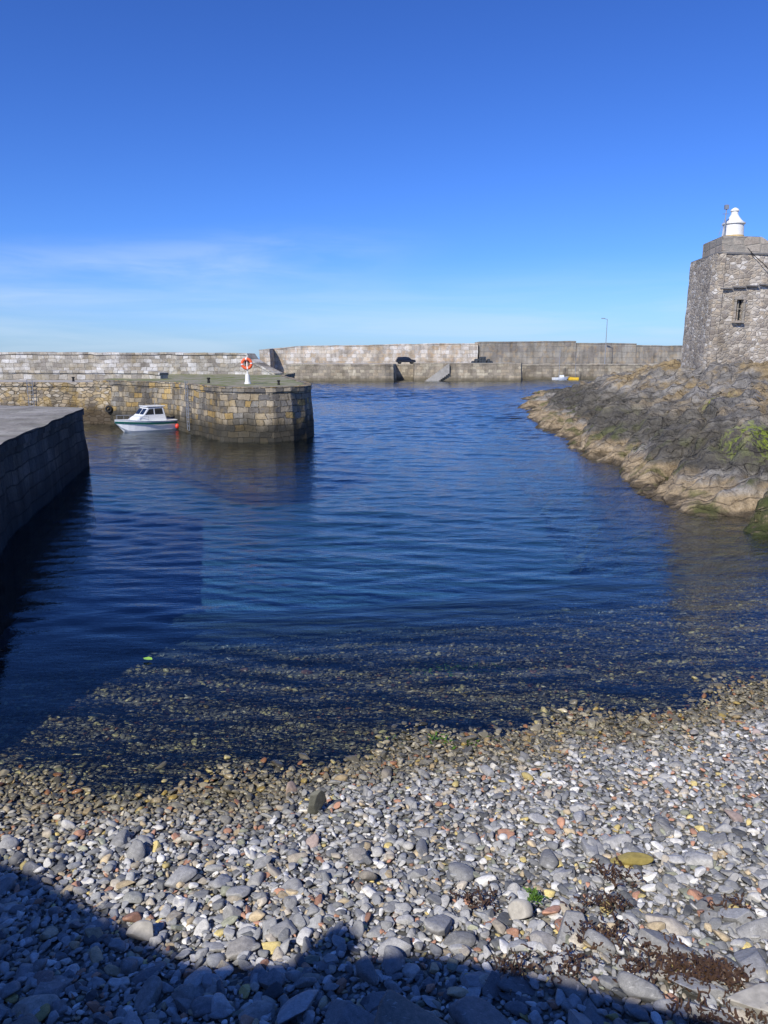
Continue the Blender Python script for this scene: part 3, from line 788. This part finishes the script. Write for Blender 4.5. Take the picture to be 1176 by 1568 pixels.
def upper(bm):
    bl=Vector((21.3,52.0)); fl=Vector((21.0,48.35)); d2=Vector((fd.x,fd.y))
    fr=fl+d2*4.6; br=bl+d2*4.6
    zt=12.3; f2=fl+d2*2.7; b2=bl+d2*2.7
    lo=[bm.verts.new((p.x,p.y,11.0)) for p in (bl,fl,fr,br)]
    hi=[bm.verts.new((p.x,p.y,z)) for p,z in ((bl,zt),(fl,zt),(f2,zt),(fr,11.35),(br,11.35),(b2,zt))]
    bm.faces.new((lo[0],lo[1],hi[1],hi[0])); bm.faces.new((lo[1],lo[2],hi[3],hi[2],hi[1])); bm.faces.new((lo[2],lo[3],hi[4],hi[3])); bm.faces.new((lo[3],lo[0],hi[0],hi[5],hi[4]))
    bm.faces.new((hi[0],hi[1],hi[2],hi[5])); bm.faces.new((hi[2],hi[3],hi[4],hi[5]))
bm_obj('upper_storey',upper,[M_bldtop],bd,bevel=.04)
def roof(bm):
    def P(s,back,z):
        p=Vector((20.65,48.0,0))+fd*s+bk*back
        return bm.verts.new((p.x,p.y,z))
    rows=[(.0,11.22),(3.4,11.22),(12.6,6.65)]
    a=[P(s,-.04,z-.03) for s,z in rows]; b=[P(s,5.15,z-.03) for s,z in rows]
    for i in range(2): bm.faces.new((a[i],a[i+1],b[i+1],b[i]))
    r=bmesh.ops.extrude_face_region(bm,geom=bm.faces[:])
    for g in r['geom']:
        if isinstance(g,bmesh.types.BMVert): g.co.z+=.1
    bmesh.ops.recalc_face_normals(bm,faces=bm.faces)
bm_obj('slate_roof',roof,[M_slate],bd)
def ledge(bm):
    for i in range(9):
        s=.25+i*.9; p=Vector(onf(s+.45,9.05+.1*(s+.45),.12)); box(bm,p,(.88,.14,.07),rz=.178)
bm_obj('string_course',ledge,[M_slate],bd)
def cable(bm):
    pts=[Vector(onf(1.9+i*.55,11.55-.42*i-.01*i*(6-i),.22 if i>1 else .1)) for i in range(8)]
    for a,b in zip(pts,pts[1:]): cyl(bm,a,b,.025,seg=6)
bm_obj('cable',cable,[M_dark],bd)
lc=Vector((22.15,49.6,12.3))
def lan(bm):
    cyl(bm,lc+Vector((0,0,.15)),lc+Vector((0,0,.84)),.64,.61,seg=32)
    cyl(bm,lc+Vector((0,0,.84)),lc+Vector((0,0,.92)),.69,seg=32)
    pr=[(.62,.92),(.46,1.08),(.3,1.28),(.22,1.42),(.21,1.6),(.27,1.64),(.2,1.76),(.06,1.84)]
    for (r1,z1),(r2,z2) in zip(pr,pr[1:]): cyl(bm,lc+Vector((0,0,z1)),lc+Vector((0,0,z2)),r1,r2,seg=32)
bm_obj('lantern',lan,[M_paint],bd)
bm_obj('lantern_base',lambda bm: cyl(bm,lc+Vector((0,0,-.05)),lc+Vector((0,0,.15)),.67,seg=32),[M_ochrep],bd)
def mast(bm):
    b=Vector((21.3,48.9,12.3)); cyl(bm,b,b+Vector((0,0,1.9)),.035,seg=8)
    box(bm,b+Vector((0,0,1.75)),(.24,.16,.26)); cyl(bm,b+Vector((-.2,0,1.35)),b+Vector((.2,0,1.35)),.02,seg=6); cyl(bm,b+Vector((.0,0,1.2)),b+Vector((-.3,.1,.1)),.015,seg=6)
bm_obj('signal_mast',mast,[M_metal],bd)
bm_obj('chimney',lambda bm: box(bm,(23.9,51.2,12.1),(.5,.6,.9)),[M_bldtop],bd,bevel=.03)

# ------------------------------------------------------------------ viewer's terrace, plus unseen buildings added to cast the beach and water shadows
prism('terrace',[(-7,-14),(14,-14),(14,.3),(-7,.3)],-1,3.4,[M_near,M_deck,M_deck],step=.8,batter=.05,j=.04)
def shadow_profile(bm):
    top=[(-9.5,8.2),(-8.6,8.9),(-7.7,8.6),(-6.4,8.02),(-5.6,7.68),(-5.1,7.5),(-4.6,7.52),(-3.5,7.62),(-2.6,7.42),(-2.05,7.26),(-.6,6.85),(2.5,6.2),(9,5.7)]  # unseen building, roofline shaped to throw the shadow edge on the beach
    f=[bm.verts.new((x,-2,z)) for x,z in top]+[bm.verts.new((9,-2,3.4)),bm.verts.new((-9.5,-2,3.4))]
    b=[bm.verts.new((v.co.x,-9,v.co.z)) for v in f]
    bm.faces.new(f[::-1]); bm.faces.new(b); n=len(f)
    for i in range(n): bm.faces.new((f[i],f[(i+1)%n],b[(i+1)%n],b[i]))
    bmesh.ops.recalc_face_normals(bm,faces=bm.faces)
sh=empty('shadow_house')
bm_obj('walls',shadow_profile,[M_bld],sh)
def f(bm):
    cyl(bm,(-4.35,-2.2,7.2),(-4.35,-2.2,7.85),.2,.17,seg=16); bmesh.ops.create_uvsphere(bm,u_segments=16,v_segments=10,radius=.19,matrix=Matrix.Translation((-4.35,-2.2,7.85)))  # added knob, its shadow stands in for a person's head
bm_obj('head_shadow_bump',f,[M_bldtop],sh)
wh=empty('shadow_warehouse')  # unseen building added to shade the water at the left
bm_obj('walls',lambda bm: box(bm,(-9.9,5.0,3.42),(4.8,12.4,1.65)),[M_bld],wh)
def f(bm):
    vs=[bm.verts.new(c) for c in ((-7.45,-1.3,4.25),(-7.45,11.3,4.25),(-9.9,11.3,5.3),(-9.9,-1.3,5.3),(-12.35,11.3,4.25),(-12.35,-1.3,4.25))]
    bm.faces.new((vs[0],vs[1],vs[2],vs[3])); bm.faces.new((vs[3],vs[2],vs[4],vs[5])); bm.faces.new((vs[1],vs[4],vs[2])); bm.faces.new((vs[0],vs[3],vs[5]))
bm_obj('roof',f,[M_slate],wh)

# ------------------------------------------------------------------ light + sky
EL=math.radians(42); AZ=math.radians(30)     # light travels towards (+sin, +cos)
sd=bpy.data.lights.new('sun','SUN'); sd.energy=5.0; sd.angle=math.radians(.5); sd.color=(1,.96,.89)
so=bpy.data.objects.new('sun',sd); COL.objects.link(so)
dr=Vector((math.sin(AZ)*math.cos(EL),math.cos(AZ)*math.cos(EL),-math.sin(EL)))
so.rotation_euler=dr.to_track_quat('-Z','Y').to_euler(); so.location=(-20,-30,40)
w=bpy.data.worlds.new('World'); S.world=w; w.use_nodes=True; nt=w.node_tree; nt.nodes.clear()
N=nt.nodes; Lk=nt.links
out=N.new('ShaderNodeOutputWorld'); bg=N.new('ShaderNodeBackground'); sky=N.new('ShaderNodeTexSky')
sky.sky_type='NISHITA'; sky.sun_disc=False; sky.sun_elevation=EL; sky.sun_rotation=math.radians(180)+AZ
sky.air_density=1.0; sky.dust_density=.3; sky.ozone_density=2.5; sky.altitude=0
bg.inputs[1].default_value=.12
tc=N.new('ShaderNodeTexCoord'); sp=N.new('ShaderNodeSeparateXYZ'); Lk.new(tc.outputs['Generated'],sp.inputs[0])
def M(op,a,b=0,clamp=False):
    m=N.new('ShaderNodeMath'); m.operation=op; m.use_clamp=clamp
    for i,v in enumerate((a,b)):
        if hasattr(v,'links'): Lk.new(v,m.inputs[i])
        else: m.inputs[i].default_value=v
    return m.outputs[0]
def MR(x,a,b,c=0,d=1):
    m=N.new('ShaderNodeMapRange'); m.interpolation_type='SMOOTHSTEP'; Lk.new(x,m.inputs[0])
    for i,v in enumerate((a,b,c,d)): m.inputs[i+1].default_value=v
    return m.outputs[0]
def noi(scale,vecscale,detail=4,rough=.55,dist=.4):
    mp=N.new('ShaderNodeMapping'); Lk.new(tc.outputs['Generated'],mp.inputs[0]); mp.inputs['Scale'].default_value=vecscale; mp.inputs['Rotation'].default_value=(0,-.12,0)
    n=N.new('ShaderNodeTexNoise'); Lk.new(mp.outputs[0],n.inputs['Vector']); n.inputs['Scale'].default_value=scale; n.inputs['Detail'].default_value=detail; n.inputs['Roughness'].default_value=rough; n.inputs['Distortion'].default_value=dist
    return n.outputs[0]
X,Y,Z=sp.outputs
gm=N.new('ShaderNodeGamma'); gm.inputs[1].default_value=1.18; Lk.new(sky.outputs[0],gm.inputs[0])
tint=N.new('ShaderNodeMix'); tint.data_type='RGBA'; tint.blend_type='MULTIPLY'; tint.inputs[0].default_value=1; Lk.new(gm.outputs[0],tint.inputs[6]); tint.inputs[7].default_value=(.27,.47,.93,1)
zc=M('SUBTRACT',Z,M('MULTIPLY',X,.10))
b1=M('MULTIPLY',MR(zc,.085,.13),MR(zc,.135,.185,1,0))
b1=M('MULTIPLY',b1,MR(X,-.2,.12,1,0)); n1=noi(2.2,(1,1,9)); n2=noi(7,(1,1,6),5,.6,.8)
c1=M('MULTIPLY',b1,MR(M('ADD',M('MULTIPLY',n1,.7),M('MULTIPLY',n2,.3)),.36,.68,0,.42))
b2=M('MULTIPLY',MR(Z,-.02,.0),MR(Z,.03,.13,1,0)); c2=M('MULTIPLY',b2,MR(noi(3,(1,1,12)),.35,.7,.2,.5))
cm=M('ADD',c1,c2,True)
mx=N.new('ShaderNodeMix'); mx.data_type='RGBA'; Lk.new(cm,mx.inputs[0]); Lk.new(tint.outputs[2],mx.inputs[6]); mx.inputs[7].default_value=(5.4,6.7,8.2,1)
Lk.new(mx.outputs[2],bg.inputs[0]); Lk.new(bg.outputs[0],out.inputs[0])

# ------------------------------------------------------------------ camera
cd=bpy.data.cameras.new('camera'); cd.sensor_fit='VERTICAL'; cd.sensor_height=36; cd.sensor_width=27; cd.lens=26; cd.clip_start=.1; cd.clip_end=5000
co=bpy.data.objects.new('camera',cd); COL.objects.link(co); co.location=(0,0,5); co.rotation_euler=(math.radians(90-11.92),0,0)
S.camera=co
S.view_settings.view_transform='Standard'; S.view_settings.look='None'; S.view_settings.exposure=0
